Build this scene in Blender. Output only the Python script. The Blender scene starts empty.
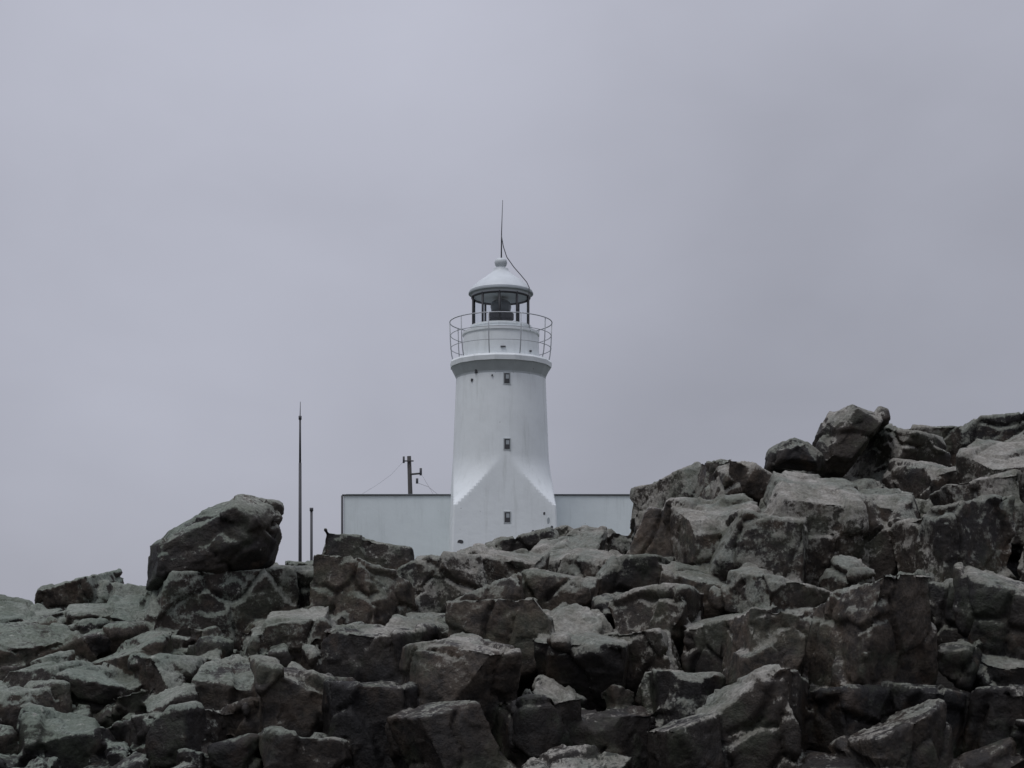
import bpy, bmesh, math, random
import numpy as np
from mathutils import Vector, Matrix
random.seed(7); np.random.seed(7)
sc = bpy.context.scene
F = 1422.2            # lens ratio: metres across per metre away * this
EYE = 2.2             # eye height of the photographer

# ------------------------------------------------------------------ helpers
def new_obj(name, mesh, parent=None, mat=None):
    o = bpy.data.objects.new(name, mesh); sc.collection.objects.link(o)
    if parent: o.parent = parent
    if mat: mesh.materials.append(mat)
    return o
def empty(name, loc=(0,0,0)):
    e = bpy.data.objects.new(name, None); e.location = loc; e.empty_display_size=.5
    sc.collection.objects.link(e); return e
def mesh_from(name, verts, faces, smooth=False):
    m = bpy.data.meshes.new(name); m.from_pydata([tuple(v) for v in verts], [], faces); m.update()
    if smooth:
        m.polygons.foreach_set('use_smooth', [True]*len(m.polygons))
    return m
def revolve(prof, seg=48, rot=0.0, cap=True):
    vs=[];fs=[]
    for r,z in prof:
        for k in range(seg):
            a=rot+2*math.pi*k/seg; vs.append((r*math.cos(a),r*math.sin(a),z))
    for i in range(len(prof)-1):
        for k in range(seg):
            k2=(k+1)%seg
            fs.append((i*seg+k,i*seg+k2,(i+1)*seg+k2,(i+1)*seg+k))
    if cap:
        fs.append(tuple(reversed(range(seg)))); b=(len(prof)-1)*seg
        fs.append(tuple(range(b,b+seg)))
    return vs,fs
def box_geo(x0,x1,y0,y1,z0,z1):
    v=[(x0,y0,z0),(x1,y0,z0),(x1,y1,z0),(x0,y1,z0),(x0,y0,z1),(x1,y0,z1),(x1,y1,z1),(x0,y1,z1)]
    f=[(3,2,1,0),(4,5,6,7),(0,1,5,4),(1,2,6,5),(2,3,7,6),(3,0,4,7)]
    return v,f
def tube(name, pts, r, mat, parent=None, seg=8, r2=None):
    pts=[Vector(p) for p in pts]; vs=[];fs=[]; n=len(pts)
    for i,p in enumerate(pts):
        t=(pts[min(i+1,n-1)]-pts[max(i-1,0)]).normalized()
        up=Vector((0,0,1)) if abs(t.z)<.9 else Vector((1,0,0))
        a=t.cross(up).normalized(); b=t.cross(a)
        rr=r if r2 is None else r+(r2-r)*i/(n-1)
        for k in range(seg):
            q=2*math.pi*k/seg; vs.append(p+a*rr*math.cos(q)+b*rr*math.sin(q))
    for i in range(n-1):
        for k in range(seg):
            k2=(k+1)%seg; fs.append((i*seg+k,i*seg+k2,(i+1)*seg+k2,(i+1)*seg+k))
    fs.append(tuple(reversed(range(seg)))); fs.append(tuple(range((n-1)*seg,n*seg)))
    m=mesh_from(name,vs,fs,True); bm=bmesh.new(); bm.from_mesh(m); bmesh.ops.recalc_face_normals(bm,faces=bm.faces); bm.to_mesh(m); bm.free()
    return new_obj(name,m,parent,mat)

class N:
    def __init__(s,mat): s.t=mat.node_tree; s.n=s.t.nodes; s.l=s.t.links
    def add(s,typ,**k):
        nd=s.n.new(typ)
        for a,b in k.items(): setattr(nd,a,b)
        return nd
    def link(s,a,b): s.l.new(a,b)
    def math(s,op,a,b=None,clamp=False):
        nd=s.n.new('ShaderNodeMath'); nd.operation=op; nd.use_clamp=clamp
        for i,x in enumerate((a,b)):
            if x is None: continue
            if isinstance(x,(int,float)): nd.inputs[i].default_value=x
            else: s.l.new(x,nd.inputs[i])
        return nd.outputs[0]
    def mix(s,f,a,b):
        nd=s.n.new('ShaderNodeMix'); nd.data_type='RGBA'
        for i,x in ((0,f),(6,a),(7,b)):
            if isinstance(x,(int,float)): nd.inputs[i].default_value=x
            elif isinstance(x,tuple): nd.inputs[i].default_value=(*x,1)
            else: s.l.new(x,nd.inputs[i])
        return nd.outputs[2]
    def noise(s,vec,scale,detail=4,rough=.55,dist=0):
        nd=s.n.new('ShaderNodeTexNoise'); nd.inputs['Scale'].default_value=scale
        nd.inputs['Detail'].default_value=detail; nd.inputs['Roughness'].default_value=rough
        nd.inputs['Distortion'].default_value=dist
        if vec is not None: s.l.new(vec,nd.inputs['Vector'])
        return nd.outputs[0]
    def ramp(s,v,a,b,lo=0.,hi=1.,smooth=True):
        nd=s.n.new('ShaderNodeMapRange'); nd.interpolation_type='SMOOTHSTEP' if smooth else 'LINEAR'
        s.l.new(v,nd.inputs[0])
        for i,x in enumerate((a,b,lo,hi)): nd.inputs[i+1].default_value=x
        return nd.outputs[0]
def mat_new(name):
    m=bpy.data.materials.new(name); m.use_nodes=True
    return m,N(m),m.node_tree.nodes['Principled BSDF']
def mat_plain(name,col,rough=.6,metal=0,var=.25):
    m,n,b=mat_new(name); tc=n.add('ShaderNodeTexCoord')
    nz=n.noise(tc.outputs['Object'],3.0,5)
    c2=tuple(c*(1-var) for c in col)
    n.link(n.mix(nz,c2,col),b.inputs['Base Color'])
    b.inputs['Roughness'].default_value=rough; b.inputs['Metallic'].default_value=metal
    return m

# ------------------------------------------------------------------ materials
def rock_material():
    m,n,b=mat_new('weathered_basalt')
    geo=n.add('ShaderNodeNewGeometry'); pos=geo.outputs['Position']
    sep=n.add('ShaderNodeSeparateXYZ'); n.link(geo.outputs['Normal'],sep.inputs[0]); nz=sep.outputs[2]
    psep=n.add('ShaderNodeSeparateXYZ'); n.link(pos,psep.inputs[0])
    tone=n.add('ShaderNodeAttribute',attribute_name='tone').outputs['Fac']
    tone2=n.add('ShaderNodeAttribute',attribute_name='lichen').outputs['Fac']
    n1=n.noise(pos,1.1,4,.6); n2=n.noise(pos,6,7,.68); n3=n.noise(pos,30,5,.7); n4=n.noise(pos,2.3,6,.62)
    # rock body: charcoal to brown
    c=n.mix(n.ramp(n1,.40,.60),(.013,.012,.012),(.034,.0275,.022))
    c=n.mix(n.ramp(tone,.1,1.,0,.9),c,n.mix(n.ramp(n2,.38,.62),(.028,.0235,.020),(.090,.072,.055)))
    c=n.mix(n.math('MULTIPLY',n.ramp(n4,.54,.66),.45),c,(.080,.055,.037))       # iron staining
    # overhang shade on the lower rock, put into the body colour
    low_shade=n.ramp(psep.outputs[2],.9,2.4,.45,1.0)
    dv=n.add('ShaderNodeVectorMath',operation='SCALE'); n.link(c,dv.inputs[0]); n.link(low_shade,dv.inputs['Scale']); c=dv.outputs[0]
    # pale weathering and lichen on surfaces open to the sky
    up=n.ramp(nz,-.2,.8)
    n5=n.noise(pos,2.9,5,.6,.6)
    lf=n.math('ADD',n.math('MULTIPLY',up,.52),n.math('MULTIPLY',n2,1.05))
    lf=n.math('ADD',lf,n.math('MULTIPLY',n5,.85)); lf=n.math('ADD',lf,n.math('MULTIPLY',tone2,.34))
    lf=n.math('ADD',lf,n.math('MULTIPLY',n3,.55))
    hz=n.ramp(psep.outputs[2],.8,2.8,-.26,.06); lf=n.math('ADD',lf,hz)  # less pale cover low down, deepening the painted shade there
    lm=n.ramp(lf,1.60,1.78)
    lcol=n.mix(n.ramp(n1,.42,.58),(.180,.192,.168),(.30,.290,.262))
    lcol=n.mix(n.ramp(n2,.42,.60,.0,.45),lcol,(.128,.118,.096))
    green=n.math('MULTIPLY',n.ramp(psep.outputs[0],-.5,-4.),.6)
    lcol=n.mix(green,lcol,(.145,.182,.150))
    c=n.mix(n.math('MULTIPLY',lm,.85),c,lcol)
    crust=n.math('MULTIPLY',n.ramp(n.noise(pos,11,5,.7,.5),.60,.67),n.ramp(lf,1.40,1.62))
    c=n.mix(n.math('MULTIPLY',crust,.6),c,(.32,.32,.285))
    algae=n.math('MULTIPLY',n.ramp(n.noise(pos,1.7,5,.65),.50,.64),.38)
    c=n.mix(algae,c,(.052,.062,.040))
    mod=n.ramp(n3,.3,.7,.55,1.35,False)
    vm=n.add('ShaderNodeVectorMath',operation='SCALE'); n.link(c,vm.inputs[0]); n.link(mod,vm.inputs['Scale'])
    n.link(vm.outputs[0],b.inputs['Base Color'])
    n.link(n.ramp(lm,0,1,.55,.92),b.inputs['Roughness'])
    b.inputs['Specular IOR Level'].default_value=.25
    hgt=n.math('ADD',n.math('MULTIPLY',n2,.030),n.math('MULTIPLY',n3,.012))
    bp=n.add('ShaderNodeBump'); bp.inputs['Strength'].default_value=1.; bp.inputs['Distance'].default_value=1.0
    n.link(hgt,bp.inputs['Height']); n.link(bp.outputs[0],b.inputs['Normal'])
    return m
ROCK=rock_material()

def white_paint(name,base,dirt,amt):
    m,n,b=mat_new(name); tc=n.add('ShaderNodeTexCoord'); v=tc.outputs['Object']
    mp=n.add('ShaderNodeMapping'); mp.inputs['Scale'].default_value=(2.2,2.2,.22); n.link(v,mp.inputs[0])
    st=n.ramp(n.noise(mp.outputs[0],1.6,6,.65),.48,.8)
    bl=n.noise(v,.7,5,.6)
    c=n.mix(n.math('MULTIPLY',st,amt),base,dirt)
    c=n.mix(n.math('MULTIPLY',n.ramp(bl,.4,.75),amt*.7),c,tuple(x*.75 for x in base))
    chips=n.math('MULTIPLY',n.ramp(n.noise(v,5.5,4,.6),.735,.75),.8)
    c=n.mix(chips,c,(.09,.09,.085))
    n.link(c,b.inputs['Base Color']); b.inputs['Roughness'].default_value=.6
    bp=n.add('ShaderNodeBump'); bp.inputs['Strength'].default_value=.35; bp.inputs['Distance'].default_value=.03
    n.link(n.noise(v,3,6,.6),bp.inputs['Height']); n.link(bp.outputs[0],b.inputs['Normal'])
    return m
WHITE=white_paint('white_masonry_paint',(.72,.76,.77),(.40,.43,.41),.45)
WALL=white_paint('weathered_white_render',(.68,.74,.75),(.44,.49,.49),.45)
DOME=mat_plain('painted_metal_roof',(.58,.62,.64),.5)
TRIM=mat_plain('grey_trim',(.36,.40,.42),.6)
CORB=mat_plain('corbel_paint',(.50,.54,.55),.6)
RAIL=mat_plain('galvanised_rail',(.42,.44,.46),.5,.2)
DARK=mat_plain('weathered_iron',(.055,.056,.062),.65)  # dark tone raised in the colour to imitate haze over distance
DWOOD=mat_plain('tarred_wood',(.055,.052,.05),.85)
CABLE=mat_plain('grey_cable',(.16,.16,.17),.7)
LENS=mat_plain('lens_housing',(.10,.12,.13),.3)
def glass_mat():
    m,n,b=mat_new('window_glass'); out=n.n['Material Output']
    tr=n.add('ShaderNodeBsdfTransparent'); tr.inputs[0].default_value=(.93,.95,.96,1)
    gl=n.add('ShaderNodeBsdfGlossy'); gl.inputs['Roughness'].default_value=.05
    mx=n.add('ShaderNodeMixShader'); mx.inputs[0].default_value=.05
    n.link(tr.outputs[0],mx.inputs[1]); n.link(gl.outputs[0],mx.inputs[2])
    n.link(mx.outputs[0],out.inputs[0]); n.n.remove(b); return m
GLASS=glass_mat()
def ground_mat():
    m,n,b=mat_new('shore_ground'); geo=n.add('ShaderNodeNewGeometry'); pos=geo.outputs['Position']
    ps=n.add('ShaderNodeSeparateXYZ'); n.link(pos,ps.inputs[0])
    a=n.noise(pos,.5,6,.6); d=n.noise(pos,6,7,.7)
    grit=n.mix(n.ramp(d,.3,.7),(.012,.011,.011),(.038,.034,.031))
    turf=n.mix(n.ramp(d,.3,.7),(.035,.045,.02),(.085,.085,.045))
    f=n.math('MULTIPLY',n.ramp(ps.outputs[1],21,25),n.ramp(a,.38,.55))
    n.link(n.mix(f,grit,turf),b.inputs['Base Color']); b.inputs['Roughness'].default_value=.95
    bp=n.add('ShaderNodeBump'); bp.inputs['Distance'].default_value=.15; n.link(d,bp.inputs['Height']); n.link(bp.outputs[0],b.inputs['Normal'])
    return m
GROUND=ground_mat()

# ------------------------------------------------------------------ terrain
RX=[-13,-10,-8,-6.6,-5.5,-4.45,-3.4,-2.3,-1.2,-.4,.55,1.35,1.95,2.5,3.5,4.1,4.8,6.4,8.5,10.5,14]
RZ=[0,.8,1.6,2.1,2.28,2.46,2.6,2.76,2.9,3.0,3.12,3.18,3.75,3.9,4.0,4.2,4.36,4.5,4.4,3.2,0]
def ridge_z(x): return np.interp(x,RX,RZ)
def ridge_y(x): return np.interp(x,[-8,-5.5,-1.2,2,6.4,9],[15.2,15.3,16,16.7,17.9,18.2])
def rock_h(x,y):
    zr=ridge_z(x)-.28; yr=ridge_y(x); yf=11.0
    t=np.clip((y-yf)/(yr-yf),0,1)
    front=zr*t**.58
    back=zr-np.clip(y-yr-.6,0,50)*.22
    return np.where(y<=yr,front,back)
def sm(a,b,v):
    t=np.clip((v-a)/(b-a),0,1); return t*t*(3-2*t)
def land_h(x,y):
    return 4.3*sm(22,48,y)*(1-sm(85,130,y))*np.exp(-((x+1)/14.)**4)
def ground_z(x,y):
    inner=(y>10.6)&(y<23)
    r=np.where(inner,rock_h(x,y)-.7,-.3)
    return np.maximum(np.maximum(r,land_h(x,y)), -.15+0*x)
def axis(parts):
    out=[]
    for a,b,s in parts: out+=list(np.arange(a,b,s))
    return out
xs=axis([(-3000,-400,500),(-400,-60,60),(-60,-16,4),(-16,16,.4),(16,60,4),(60,400,60),(400,3001,500)])
ys=axis([(-3000,-300,500),(-300,-30,50),(-30,6,4),(6,24,.4),(24,90,2),(90,400,40),(400,3001,500)])
XX,YY=np.meshgrid(xs,ys); ZZ=ground_z(XX,YY)
ZZ=ZZ+np.where((np.abs(XX)<60)&(YY<90)&(YY>-30),.08*np.sin(XX*1.3+YY*.7)*np.cos(YY*1.1-XX*.4),0)
vs=np.stack([XX,YY,ZZ],-1).reshape(-1,3); nx=len(xs); ny=len(ys)
fs=[(j*nx+i,j*nx+i+1,(j+1)*nx+i+1,(j+1)*nx+i) for j in range(ny-1) for i in range(nx-1)]
new_obj('ground',mesh_from('ground',vs,fs,True),None,GROUND)

# ------------------------------------------------------------------ rock solids
def clip(faces,n,d):
    out=[];cap=[]
    for f in faces:
        nf=[]; L=len(f); ds=[n.dot(p)-d for p in f]
        for i in range(L):
            a=f[i]; b=f[(i+1)%L]; da=ds[i]; db=ds[(i+1)%L]
            if da<=0: nf.append(a)
            if (da<0 and db>0) or (da>0 and db<0):
                q=a+(b-a)*(da/(da-db)); nf.append(q); cap.append(q)
            elif da==0: cap.append(a)
        if len(nf)>=3: out.append(nf)
    if len(cap)>=3:
        c=sum(cap,Vector())/len(cap); u=n.orthogonal().normalized(); w=n.cross(u)
        cap.sort(key=lambda p: math.atan2((p-c).dot(w),(p-c).dot(u)))
        cc=[]
        for p in cap:
            if not cc or (p-cc[-1]).length>1e-5: cc.append(p)
        if len(cc)>=3: out.append(cc)
    return out
class Rock: pass
def make_rock(c,s,yaw=None,tilt=.3,roll=None,cuts=3,tone=None,lich=None,rng=random,jit=.15):
    r=Rock(); r.c=Vector(c); r.s=Vector(s); r.r=(s[0]*s[1]*s[2])**(1/3); r.hero=False
    yaw=rng.uniform(-.8,.8) if yaw is None else yaw
    roll=rng.uniform(-tilt,tilt) if roll is None else roll
    R=Matrix.Rotation(roll,3,'Y')@Matrix.Rotation(rng.uniform(-.1,tilt*1.3),3,'X')@Matrix.Rotation(yaw,3,'Z')
    P=[]
    for ax in range(3):
        for sg in (-1,1):
            # joint faces are rarely quite square
            n=Vector((0,0,0)); n[ax]=sg; n+=Vector([rng.gauss(0,jit) for _ in range(3)]); n.normalize()
            P.append((n,s[ax]*rng.uniform(.86,1.0)))
    for k in range(cuts):
        n=Vector([rng.gauss(0,1) for _ in range(3)]).normalized()
        sup=abs(n.x)*s[0]+abs(n.y)*s[1]+abs(n.z)*s[2]
        P.append((n,sup*rng.uniform(.60,.84)))
    r.planes=[]
    for n,d in P:
        n2=(R@n).normalized(); r.planes.append((n2,d+n2.dot(r.c)))
    r.tone=rng.random() if tone is None else tone
    r.lich=rng.random() if lich is None else lich
    return r
def realize(r):
    B=max(r.s)*1.8; c=r.c
    v,f=box_geo(c.x-B,c.x+B,c.y-B,c.y+B,c.z-B,c.z+B)
    v=[Vector(p) for p in v]; faces=[[v[i].copy() for i in q] for q in f]
    for n,d in r.planes:
        faces=clip(faces,n,d)
        if len(faces)<4: return None
    return faces

def slope_pt(px,py):
    """point where a sight line across the slope meets the rock face"""
    y=11.2
    while y<19:
        x=(px-512)/F*y; z=EYE+(625-py)/F*y
        if rock_h(np.array(x),np.array(y))>=z: break
        y+=.05
    return x,y,z
rocks=[]
def hero(px,py,hw,hh,dy=None,roll=None,yaw=None,tone=None,lich=None,y=None,cuts=4,back=.1,tilt=.2,jit=.13):
    x,yy,z=slope_pt(px,py)
    if y is not None: yy=y; x=(px-512)/F*yy; z=EYE+(625-py)/F*yy
    k=yy/F; sx=hw*k*1.05; sz=hh*k*1.08; sy=dy if dy else (sx+sz)/2
    q=make_rock((x,yy+back+sy*.2+random.uniform(-.16,.1),z),(sx,sy,sz),yaw=yaw if yaw is not None else random.choice((-1,1))*random.uniform(.1,.55),tilt=tilt,roll=roll,cuts=cuts,tone=tone,lich=lich,jit=jit)
    q.hero=True; rocks.append(q)
def column(px,top,bot,hw,y,tone=.1,lich=.2,lean=0.):
    """upright jointed block of the columnar face"""
    x=(px-512)/F*y; zt=EYE+(625-top)/F*y; zb=EYE+(625-bot)/F*y; h=(zt-zb)/2; w=hw/F*y
    q=make_rock((x,y+w*.9,(zt+zb)/2),(w*1.03,w*1.2,h),yaw=random.uniform(-.5,.5),tilt=.07,roll=lean,cuts=3,tone=tone,lich=lich,jit=.07)
    # chamfer the long corners so that the block reads as a five or six sided column
    for a in (random.uniform(.6,.9),-random.uniform(.6,.9)):
        n=Vector((math.sin(a),-math.cos(a),random.uniform(-.04,.08))).normalized(); q.planes.append((n,w*random.uniform(.95,1.12)+n.dot(q.c)))
    q.hero=True; rocks.append(q)
# left part
hero(78,613,38,32,lich=.8,roll=-.2); hero(122,617,32,32); hero(205,628,72,46,roll=.14,tone=.35,lich=.9)
hero(25,640,38,24,lich=.8); hero(367,575,42,33,tone=.1,roll=.1,lich=.3); hero(308,600,50,32,lich=1)
hero(318,579,32,16,lich=.7)
hero(290,650,46,36,lich=1.,roll=.2); hero(375,665,50,34,tone=.0,lich=.1,roll=.1); hero(455,700,52,66,tone=.8,lich=.2,yaw=.25)
column(368,682,800,44,12.2,.05,0.,.04); hero(290,715,46,42,lich=.2); hero(230,705,44,32,tone=.6)
hero(165,690,40,36,lich=.9); hero(100,700,44,34,lich=.8,tone=.5); hero(40,700,40,34,lich=.9); hero(170,750,44,34,tone=.4); hero(60,752,42,30,lich=1.)
hero(435,597,40,34,lich=.9); hero(440,574,34,16,lich=.6); hero(500,583,44,30,lich=.8,tone=.7); hero(562,605,40,34,tone=1,lich=.3)
hero(505,650,48,40,lich=.5); hero(585,672,46,34,lich=.8,tone=.3); hero(640,662,38,28,lich=.9,tone=.2)
hero(480,563,30,13,lich=.8); hero(530,553,30,14,lich=.7); hero(590,550,34,18,lich=.5,tone=.2); hero(640,592,36,32,lich=.6)
hero(600,580,38,22,lich=.8); hero(665,625,40,34,tone=.5,lich=.6)
column(540,702,810,40,12.1,.05,0.,-.05); column(610,708,810,44,12.2,.0,0.,.03)
# right part
hero(694,505,46,36,lich=1,roll=-.1); hero(668,552,34,44,tone=.8,lich=0,roll=.25); hero(750,507,46,34,lich=.5); hero(712,552,38,40,lich=.7)
hero(825,542,60,60,lich=.9,tone=.7,yaw=.2); hero(758,562,46,44,lich=.9,tone=.5); hero(835,480,40,28,tone=.2)
hero(897,474,34,44,roll=.3,tone=.3,lich=.7); hero(948,495,38,30,tone=.1,lich=.2); hero(925,450,38,20,lich=.7)
hero(990,447,38,26,lich=.9); hero(1003,502,38,52,lich=1.); hero(957,557,46,50,tone=.4,lich=.7); hero(890,535,38,42,tone=.2,lich=.4)
hero(780,600,44,26,lich=.8,tone=.5)
column(737,612,700,44,13.3,.15,.3); column(818,607,705,48,13.4,.1,.2,-.03); column(895,592,700,42,13.6,.3,.15,.03); column(972,585,700,46,13.7,.2,.3)
column(1050,600,720,44,13.5,.1,.3); column(690,672,740,34,12.6,.3,.9,.1); hero(762,738,48,54,lich=.75,tone=.5,roll=-.15,y=11.9)
column(850,688,810,48,12.2,.0,.0); column(933,684,810,46,12.25,.05,.1,.03); column(1014,690,810,44,12.2,.0,.1); column(1094,700,810,42,12.3,.0,.1)
hero(688,755,34,34,tone=.1,lich=.5,y=11.8)
pts=[(r.c,r.r) for r in rocks]
def try_add(n,rlo,rhi,x0,x1,y0,y1,gap,zr=(-.3,.08)):
    for _ in range(n):
        x=random.uniform(x0,x1); y=random.uniform(y0,y1)
        rr=random.uniform(rlo,rhi)
        z=float(rock_h(np.array(x),np.array(y)))+random.uniform(*zr)
        if z<-.3: continue
        if .9<x<1.95 and y>16 and z>2.85: z=2.85
        c=Vector((x,y,z)); ok=True
        for (q,qr) in pts:
            if (q-c).length<gap*(rr+qr): ok=False;break
        if not ok: continue
        s=(rr*random.uniform(.9,1.45),rr*random.uniform(.9,1.3),rr*random.uniform(.75,1.3))
        rocks.append(make_rock(c,s)); pts.append((c,rocks[-1].r))
try_add(500,.45,.62,6.4,11,11,20,1.0); try_add(400,.42,.6,-11,-6,10.8,17.5,1.0)
try_add(500,.4,.55,-6,8,16,20.5,1.0,(-.5,-.2))
try_add(2500,.32,.44,-11,11,10.8,20,.98)
try_add(4000,.18,.28,-11,11,10.8,19,1.0,(-.42,-.08))
try_add(3000,.11,.17,-6.5,-1.5,10.8,16,.92)
try_add(400,.09,.14,-6.5,4,10.8,18,1.0,(-.35,0))
# fit neighbours against each other along shared joints
for i,a in enumerate(rocks):
    for j,b in enumerate(rocks):
        if i==j: continue
        if a.hero and not b.hero: continue
        dv=b.c-a.c; L=dv.length
        if L<(max(a.s)+max(b.s))*1.2 and L>1e-3:
            if a.r>b.r*1.6: continue          # small stones do not cut into large blocks
            n=dv/L
            # support of each block along the joint direction
            sa=Vector((n.x*a.s.x,n.y*a.s.y,n.z*a.s.z)).length; sb=Vector((n.x*b.s.x,n.y*b.s.y,n.z*b.s.z)).length
            d=L*sa/(sa+sb)*random.uniform(1.04,1.34)
            if d<max(a.s)*1.3: a.planes.append((n,d+n.dot(a.c)))

# ------------------------------------------------------------------ vectorised noise
_perm=np.random.RandomState(3).permutation(4096)
_g=np.random.RandomState(4).normal(size=(4096,3)); _g/=np.linalg.norm(_g,axis=1)[:,None]
_j=np.random.RandomState(5).uniform(.1,.9,size=(4096,3))
def hsh(ix,iy,iz): return _perm[(_perm[(_perm[ix&4095]+iy)&4095]+iz)&4095]
def pn(p):
    i=np.floor(p).astype(np.int64); f=p-i; u=f*f*f*(f*(f*6-15)+10); res=0
    for dx in (0,1):
        for dy in (0,1):
            for dz in (0,1):
                g=_g[hsh(i[:,0]+dx,i[:,1]+dy,i[:,2]+dz)]
                w=(u[:,0] if dx else 1-u[:,0])*(u[:,1] if dy else 1-u[:,1])*(u[:,2] if dz else 1-u[:,2])
                res=res+w*((f-np.array([dx,dy,dz]))*g).sum(1)
    return res
def fbm(p,o,gain=.5):
    a=1;s=0
    for k in range(o): s=s+a*pn(p*2.0**k+k*17.3); a*=gain
    return s
def facets(p):
    """piecewise planar relief: every cell is its own tilted spall face; also returns joint proximity"""
    i=np.floor(p).astype(np.int64); bd=np.full(len(p),99.); b2=np.full(len(p),99.); val=np.zeros(len(p))
    for dx in (-1,0,1):
        for dy in (-1,0,1):
            for dz in (-1,0,1):
                h=hsh(i[:,0]+dx,i[:,1]+dy,i[:,2]+dz)
                v=p-(i+np.array([dx,dy,dz])+_j[h]); dd=(v*v).sum(1); w=dd<bd
                b2=np.where(w,bd,np.minimum(b2,dd))
                bd[w]=dd[w]; val[w]=((v*_g[h]).sum(1)+_j[h,0]*.5-.25)[w]
    return val,np.sqrt(b2)-np.sqrt(bd)

def build_group(name,group,voxel):
    V=[];Fc=[]
    for r in group:
        fc=realize(r)
        r.ok=fc is not None
        if not r.ok: continue
        idx={}
        for f in fc:
            q=[]
            for p in f:
                k=(round(p.x,4),round(p.y,4),round(p.z,4))
                if k not in idx: idx[k]=len(V); V.append(tuple(p))
                if not q or q[-1]!=idx[k]: q.append(idx[k])
            if len(q)>2 and q[0]==q[-1]: q.pop()
            if len(q)>=3 and len(set(q))==len(q): Fc.append(q)
    m=mesh_from(name+'_raw',V,Fc)
    bm=bmesh.new(); bm.from_mesh(m); bmesh.ops.recalc_face_normals(bm,faces=bm.faces); bm.to_mesh(m); bm.free()
    o=new_obj(name,m)
    md=o.modifiers.new('r','REMESH'); md.mode='VOXEL'; md.voxel_size=voxel
    dg=bpy.context.evaluated_depsgraph_get(); ev=o.evaluated_get(dg)
    m2=bpy.data.meshes.new_from_object(ev); o.modifiers.clear(); o.data=m2; bpy.data.meshes.remove(m)
    m2.name=name
    nv=len(m2.vertices); co=np.empty(nv*3,np.float32); m2.vertices.foreach_get('co',co); co=co.reshape(-1,3).astype(np.float64)
    no=np.empty(nv*3,np.float32); m2.vertex_normals.foreach_get('vector',no); no=no.reshape(-1,3).astype(np.float64)
    best=np.full(nv,9.); own=np.zeros(nv,int)
    order=np.argsort(co[:,0]); xs_=co[order,0]
    for gi,r in enumerate(group):
        if not r.ok: continue
        R=max(r.s)*1.5+.1
        a=np.searchsorted(xs_,r.c.x-R); b=np.searchsorted(xs_,r.c.x+R); ids=order[a:b]
        p=co[ids]; k=(np.abs(p[:,1]-r.c.y)<R)&(np.abs(p[:,2]-r.c.z)<R); ids=ids[k]; p=p[k]
        if len(ids)==0: continue
        mx=np.full(len(ids),-9.)
        for n,d in r.planes: mx=np.maximum(mx,p@np.array(n)-d)
        mx=np.abs(mx); w=mx<best[ids]; best[ids[w]]=mx[w]; own[ids[w]]=gi
    tone=np.array([r.tone for r in group])[own]; lich=np.array([r.lich for r in group])[own]
    off=np.random.RandomState(11).uniform(0,60,(len(group),3))[own]
    q=co+off
    wq=q+.10*np.stack([pn(q*2.5),pn(q*2.5+40),pn(q*2.5+80)],-1)
    d=.018*fbm(q*1.5,2)
    v1,e1=facets(wq*1.6*np.array([1.1,1.1,.85])); v2,e2=facets(wq*5.0)
    d+=.075*v1+.020*v2
    d-=.06*np.clip(1-e1/.08,0,1)*(v1>-.1)        # open joints
    d+=.007*fbm(q*9,3,.6)
    co2=co+no*d[:,None]
    m2.vertices.foreach_set('co',co2.astype(np.float32).ravel())
    at=m2.attributes.new('tone','FLOAT','POINT'); at.data.foreach_set('value',tone.astype(np.float32))
    at=m2.attributes.new('lichen','FLOAT','POINT'); at.data.foreach_set('value',lich.astype(np.float32))
    m2.polygons.foreach_set('use_smooth',np.ones(len(m2.polygons),bool)); m2.update()
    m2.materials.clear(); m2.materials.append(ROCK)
    print('GROUP',name,'rocks',len(group),'verts',nv)
    return o
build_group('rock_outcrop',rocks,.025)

def hull_rock(c,outline,depth,tone,lich,seed):
    """boulder from its outline (metres, relative) and thickness"""
    rs=random.Random(seed); bm=bmesh.new()
    for k,(sy,sc_) in enumerate(((-1,.62),(-.45,.97),(.4,.98),(1,.6))):
        for (x,z) in outline:
            bm.verts.new((c[0]+x*sc_+rs.gauss(0,.02),c[1]+sy*depth*rs.uniform(.85,1.05),c[2]+z*sc_+rs.gauss(0,.02)))
    bmesh.ops.convex_hull(bm,input=bm.verts); bmesh.ops.recalc_face_normals(bm,faces=bm.faces)
    r=Rock(); r.c=Vector(c); r.s=Vector((.8,.8,.8)); r.r=.6; r.tone=tone; r.lich=lich
    r.planes=[(f.normal.copy(),f.normal.dot(f.verts[0].co)) for f in bm.faces]; bm.free(); return r
# big tilted boulder on the left shoulder, with a split lid
A=hull_rock((-3.2,15.3,3.02),[(-.73,-.50),(-.68,-.0),(-.34,.24),(.22,.50),(.60,.42),(.74,.14),(.66,-.16),(.28,-.38)],.6,.25,.1,1)
A2=hull_rock((-2.95,15.2,3.27),[(-.42,-.14),(-.02,.20),(.12,.28),(.42,.2),(.50,.02),(.36,-.12)],.5,.22,.1,2)
build_group('boulder',[A,A2],.025)
T=hull_rock((4.08,17.3,4.44),[(-.46,-.42),(-.40,-.08),(-.14,.40),(.0,.47),(.44,.36),(.46,.2),(.12,-.1),(-.1,-.45)],.45,.1,.0,3)
build_group('boulder',[T],.025)
S=hull_rock((3.38,17.1,4.24),[(-.32,-.16),(-.26,.06),(-.06,.2),(.16,.14),(.32,-.02),(.28,-.18)],.35,.15,.1,4)
build_group('boulder',[S],.025)

# ------------------------------------------------------------------ lighthouse
K=.045                                   # metres per unit of the tower drawing
def Z(py): return EYE+(625-py)*K
TX,TY=-.5,64.
lh=empty('lighthouse',(TX,TY,0)); lh.rotation_euler=(0,0,math.radians(5))
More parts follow.
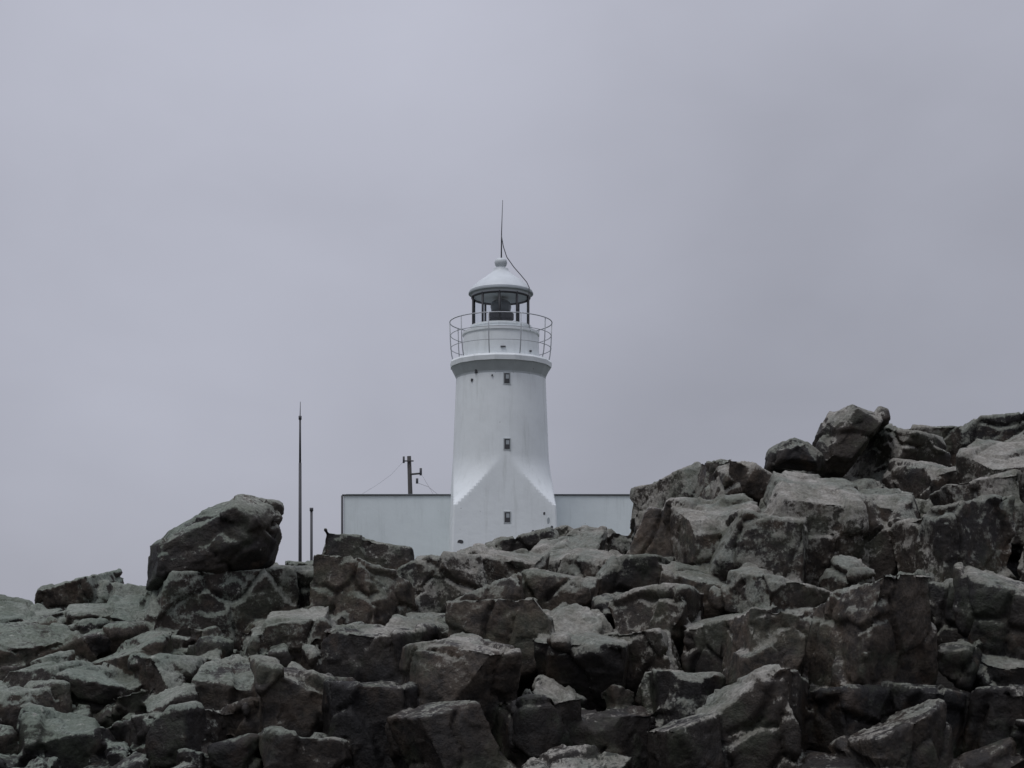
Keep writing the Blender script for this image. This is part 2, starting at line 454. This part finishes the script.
# shaft: a round tower that broaches out to a square foot
levels=list(range(380,600,3)); seg=200; vs=[];fs=[]
for py in levels:
    S_=(44.6+(py-376)*.040)*K
    if py<458: R_=S_
    else:
        t=(py-458)/100.; R_=S_*(1+1.5*min(t,1.0)**2)
    for k in range(seg):
        a=2*math.pi*(k+.5)/seg; ca,sa=math.cos(a),math.sin(a)
        rr=min(R_,S_/max(abs(ca),abs(sa))) if py>=458 else R_
        vs.append((rr*ca,rr*sa,Z(py)))
nl=len(levels)
for i in range(nl-1):
    for k in range(seg):
        k2=(k+1)%seg; fs.append((i*seg+k2,i*seg+k,(i+1)*seg+k,(i+1)*seg+k2))
fs.append(tuple(range(seg)))
o=new_obj('tower_shaft',mesh_from('tower_shaft',vs,fs,True),lh,WHITE)
o.data.set_sharp_from_angle(angle=math.radians(12))
def rev(name,prof,mat,seg=48,smooth=True,rot=0.,ang=30):
    v,f=revolve([(r*K,Z(py)) for r,py in prof],seg,rot); m=mesh_from(name,v,f,smooth)
    ob=new_obj(name,m,lh,mat)
    if smooth: m.set_sharp_from_angle(angle=math.radians(ang))
    return ob
rev('gallery_corbel',[(44.4,383),(45.2,378),(47.2,374),(50,368.5)],CORB,16,False,math.pi/16)
rev('gallery_deck',[(50.8,368.4),(51.2,364),(50,362)],WHITE,16,False,math.pi/16)
rev('gallery_drum',[(38.5,361.9),(38,345),(37.5,337),(38.6,336),(38.6,333.5),(32,332)],WHITE)
rev('lantern_sill',[(30,331.9),(30,329),(30.8,328.8),(30.8,327),(28.5,326.8)],WHITE)
rev('lantern_head',[(28.6,297.5),(29.6,297.4),(29.6,294),(29,293.8)],DOME)
v,f=revolve([(28.1*K,Z(326.7)),(28.1*K,Z(297.6))],16,0,False)
new_obj('lantern_glazing',mesh_from('lantern_glazing',v,f),lh,GLASS)
for k in range(10):
    a=2*math.pi*(k+.3)/10; x,y=28.7*K*math.cos(a),28.7*K*math.sin(a)
    tube('glazing_bar',[(x,y,Z(327)),(x,y,Z(297))],.055,DARK,lh,6)
pts_=[(28.7*K*math.cos(2*math.pi*k/40),28.7*K*math.sin(2*math.pi*k/40),Z(298.2)) for k in range(41)]
tube('glazing_head_rail',pts_,.05,DARK,lh,6)
rev('dome',[(28.8,293.7),(31.3,293.6),(31.5,291.8),(29.8,289.5),(27,286.4),(23.2,283),(18.6,279.6),(14.3,276.6),(11.2,274.2),(9.2,272.6),(8.0,271),(7.4,269)],DOME,48,True,0,40)
rev('dome_eave_gutter',[(31.8,294.9),(32.4,294.6),(32.4,293.4),(31.8,293.3)],TRIM)
rev('ventilator_neck',[(5,268.9),(4.2,267),(5.6,265.5),(6.4,263),(6.0,260.6),(4.0,258.8),(1.2,258.2)],DOME,24,True,0,60)
rev('lamp_pedestal',[(11,331),(11,320),(13,319.5),(13,314)],DARK,20)
rev('lens',[(7,313.9),(9.5,312),(10.5,307),(9.5,302.5),(6,300.3),(2,299.8)],LENS,20)
# railing
RR=49.8*K; posts=10
def ring(name,rr,z,r,mat=RAIL,n=48):
    pts=[(rr*math.cos(2*math.pi*k/n),rr*math.sin(2*math.pi*k/n),z) for k in range(n+1)]
    return tube(name,pts,r,mat,lh,6)
for i,py in enumerate((323,336,349)): ring('rail_bar',RR+(.02 if i else .06),Z(py),.024 if i==0 else .016)
for k in range(posts):
    a=2*math.pi*(k+.0)/posts; c_,s_=math.cos(a),math.sin(a)
    prof=[(RR-.10,363),(RR-.02,355),(RR+.03,343),(RR+.06,323)]
    tube('rail_post',[(r*c_,r*s_,Z(p)) for r,p in prof],.026,RAIL,lh,6)
# windows set in the shaft face
for py in (386,450,521):
    S_=(44.6+(py-376)*.040)*K
    xo=0.10; y0=-S_*(.999)
    hw,hh=.12,.22
    for nm,(a0,a1,z0,z1),mt,dy in (('window_frame',(-hw-.04,hw+.04,-hh-.04,hh+.04),CORB,.03),('window_opening',(-hw,hw,-hh,hh),DARK,.036),('window_pane',(-hw+.07,hw-.03,-.02,hh-.06),TRIM,.040)):
        v,f=box_geo(xo+a0,xo+a1,y0-dy,y0+.2,Z(py)+z0,Z(py)+z1); new_obj(nm,mesh_from(nm,v,f),lh,mt)
# brackets and small fittings
def fitting(px,py,w,h):
    x=(px-501)*K; S_=(44.6+(py-376)*.040)*K
    if py<362: S_=38.3*K
    y=-math.sqrt(max(S_*S_-x*x,.1)); v,f=box_geo(x-w/2,x+w/2,y-.07,y+.1,Z(py)-h/2,Z(py)+h/2)
    new_obj('bracket',mesh_from('bracket',v,f),lh,DARK)
for q in ((474,378,.12,.14),(470,386,.09,.1),(529,374,.1,.1),(500,354,.22,.05),(528,356,.1,.07),(489,383,.06,.07)): fitting(*q)
# damaged paint near the foot of the right-hand corner
def patch(cx,py,w,h,seed,mat):
    rs=random.Random(seed); S_=(44.6+(py-376)*.040)*K; x=(cx-503)*K
    if abs(x)>S_*.93: x=S_*.93*(1 if x>0 else -1)
    vs=[];n_=9
    for yy in (-S_-.012,-S_+.15):
        for k in range(n_):
            a=2*math.pi*k/n_; q=rs.uniform(.55,1) if yy<-S_ else 1
            if yy<-S_: vs.append((x+w/2*q*math.cos(a),yy,Z(py)+h/2*q*math.sin(a)))
            else: vs.append((vs[k][0],yy,vs[k][2]))
    fs=[tuple(range(n_))]+[(k,k+n_,(k+1)%n_+n_,(k+1)%n_) for k in range(n_)]
    new_obj('exposed_patch',mesh_from('exposed_patch',vs,fs),lh,mat)
for i,(px,py,w,h) in enumerate(((545,524,.14,.4),(548,532,.2,.34),(541,517,.1,.2),(550,540,.12,.34),(530,534,.16,.1),(460,545,.3,.2),(538,543,.3,.12))):
    patch(px,py,w,h,i,DARK if i%3 else TRIM)
# rod and down-conductor
tube('lightning_rod',[(.02,0,Z(259)),(.03,0,Z(232)),(.08,0,Z(200))],.036,DARK,lh,6,.012)
cp=[(.02,-.05,Z(236)),(.10,-.1,Z(247)),(.25,-.2,Z(258)),(.55,-.4,Z(269)),(.85,-.6,Z(278)),(1.08,-.85,Z(286)),(1.18,-.98,Z(292)),(1.16,-.95,Z(327)),(1.2,-1.25,Z(336))]
tube('down_conductor',cp,.022,DARK,lh,5)

# ------------------------------------------------------------------ keeper's building
kb=empty('lighthouse_annex_building',(0,65,0))
x0,x1=-7.65,5.75
v,f=box_geo(x0,x1,-.4,6.,3.6,8.08); new_obj('walls',mesh_from('walls',v,f),kb,WALL)
v,f=box_geo(x0-.06,x1+.06,-.46,6.06,8.082,8.13); new_obj('roof_coping',mesh_from('roof_coping',v,f),kb,DARK)
v,f=box_geo(x0+.1,x1-.1,-.3,5.9,8.132,8.16); new_obj('flat_roof',mesh_from('flat_roof',v,f),kb,TRIM)
tube('downpipe',[(x0-.06,-.45,4.0),(x0-.06,-.45,8.08)],.05,DARK,kb,8)
for xx in (-5.5,-2.5,2.8):
    v,f=box_geo(xx-.5,xx+.5,5.98,6.03,5.4,6.7); new_obj('rear_window',mesh_from('rear_window',v,f),kb,DARK)

# ------------------------------------------------------------------ poles
up=empty('utility_pole',(-4.95,69.5,0))
tube('post',[(0.12,0,4),(0,0,8),(-.08,0,10.45)],.14,DWOOD,up,10,.10)
tube('cross_arm',[(-.35,-.14,10.2),(.15,-.14,10.2)],.035,DWOOD,up,6)
tube('bracket',[(0,-.12,9.55),(.55,-.12,9.6)],.05,DWOOD,up,6)
tube('insulator',[(.5,-.12,9.5),(.5,-.12,9.85)],.06,DARK,up,8)
tube('insulator',[(-.33,-.14,10.1),(-.33,-.14,10.42)],.05,DARK,up,8)
tube('insulator',[(.32,-.12,9.1),(.32,-.12,9.35)],.06,DARK,up,8)
tube('wire',[(-.33,-.1,10.2),(-.9,-.8,9.45),(-1.5,-1.5,8.9),(-2.2,-2.6,8.3)],.005,CABLE,up,4)
tube('wire',[(.5,-.1,9.6),(.8,-.6,9.1),(1.1,-1.2,8.6),(1.3,-1.6,8.2)],.008,CABLE,up,4)
tube('wire',[(.3,-.1,9.15),(.9,-.5,8.9),(1.6,-1.2,8.3)],.008,CABLE,up,4)
mt=empty('radio_mast',(-7.45,50,0))
tube('pole',[(0,0,2.5),(0,0,7.9)],.065,DARK,mt,8,.05)
tube('upper_pole',[(0,0,7.9),(0,0,9.5)],.040,DARK,mt,8,.033)
tube('whip',[(0,0,9.5),(.01,0,10.05)],.018,DARK,mt,6,.01)
tube('collar',[(0,0,9.42),(0,0,9.55)],.055,DARK,mt,8)
sp=empty('fence_post',(-7.05,50,0))
tube('post',[(0,0,2.5),(0,0,6.28)],.05,DARK,sp,8,.045)
tube('cap',[(0,0,6.2),(0,0,6.32)],.065,DARK,sp,8)

# ------------------------------------------------------------------ world and sun
w=bpy.data.worlds.new('World'); sc.world=w; w.use_nodes=True
n=N(w); n.n.clear()
out=n.add('ShaderNodeOutputWorld'); sky=n.add('ShaderNodeTexSky',sky_type='NISHITA')
SE,SA=math.radians(64),math.radians(222)
sky.sun_disc=False; sky.sun_elevation=SE; sky.sun_rotation=SA
b1=n.add('ShaderNodeBackground'); n.link(sky.outputs[0],b1.inputs[0]); b1.inputs[1].default_value=.05
tc=n.add('ShaderNodeTexCoord'); g=tc.outputs['Generated']
sp_=n.add('ShaderNodeSeparateXYZ'); n.link(g,sp_.inputs[0]); zz=n.math('MAXIMUM',sp_.outputs[2],0.)
zen=n.math('MULTIPLY',n.math('POWER',zz,2.6),1.05)
dt=n.add('ShaderNodeVectorMath',operation='DOT_PRODUCT'); n.link(g,dt.inputs[0]); dt.inputs[1].default_value=Vector((-.17,1,.27)).normalized()
glow=n.ramp(dt.outputs['Value'],.94,1.0,0,.10)
mp=n.add('ShaderNodeMapping'); mp.inputs['Scale'].default_value=(1,1,1.7); n.link(g,mp.inputs[0])
cl=n.math('MULTIPLY',n.math('SUBTRACT',n.noise(mp.outputs[0],2.6,4,.45,.3),.5),.13)
cl2=n.math('MULTIPLY',n.math('SUBTRACT',n.noise(mp.outputs[0],8,4,.5,.3),.5),.06)
lum=n.math('ADD',n.math('ADD',n.math('ADD',zen,glow),n.math('ADD',cl,cl2)),.345)
cv=n.add('ShaderNodeVectorMath',operation='SCALE'); cv.inputs[0].default_value=(.975,1.0,1.165); n.link(lum,cv.inputs['Scale'])
b2=n.add('ShaderNodeBackground'); n.link(cv.outputs[0],b2.inputs[0])
mx=n.add('ShaderNodeMixShader'); mx.inputs[0].default_value=.94
n.link(b1.outputs[0],mx.inputs[1]); n.link(b2.outputs[0],mx.inputs[2]); n.link(mx.outputs[0],out.inputs[0])
sd=bpy.data.lights.new('sun','SUN'); sd.energy=1.0; sd.angle=math.radians(22); sd.color=(1,.98,.95)
so=bpy.data.objects.new('sun',sd); sc.collection.objects.link(so)
az=SA; dirv=Vector((math.sin(az)*math.cos(SE),math.cos(az)*math.cos(SE),math.sin(SE)))
so.rotation_euler=dirv.to_track_quat('Z','Y').to_euler(); so.location=(0,0,40)

cd=bpy.data.cameras.new('camera'); cam=bpy.data.objects.new('camera',cd); sc.collection.objects.link(cam)
cam.location=(0,0,EYE); cam.rotation_euler=(math.pi/2,0,0); cd.lens=50; cd.sensor_width=36
cd.shift_y=241/1024; cd.clip_end=8000; cd.clip_start=.1; sc.camera=cam
sc.view_settings.view_transform='Standard'; sc.view_settings.look='None'; sc.view_settings.exposure=0
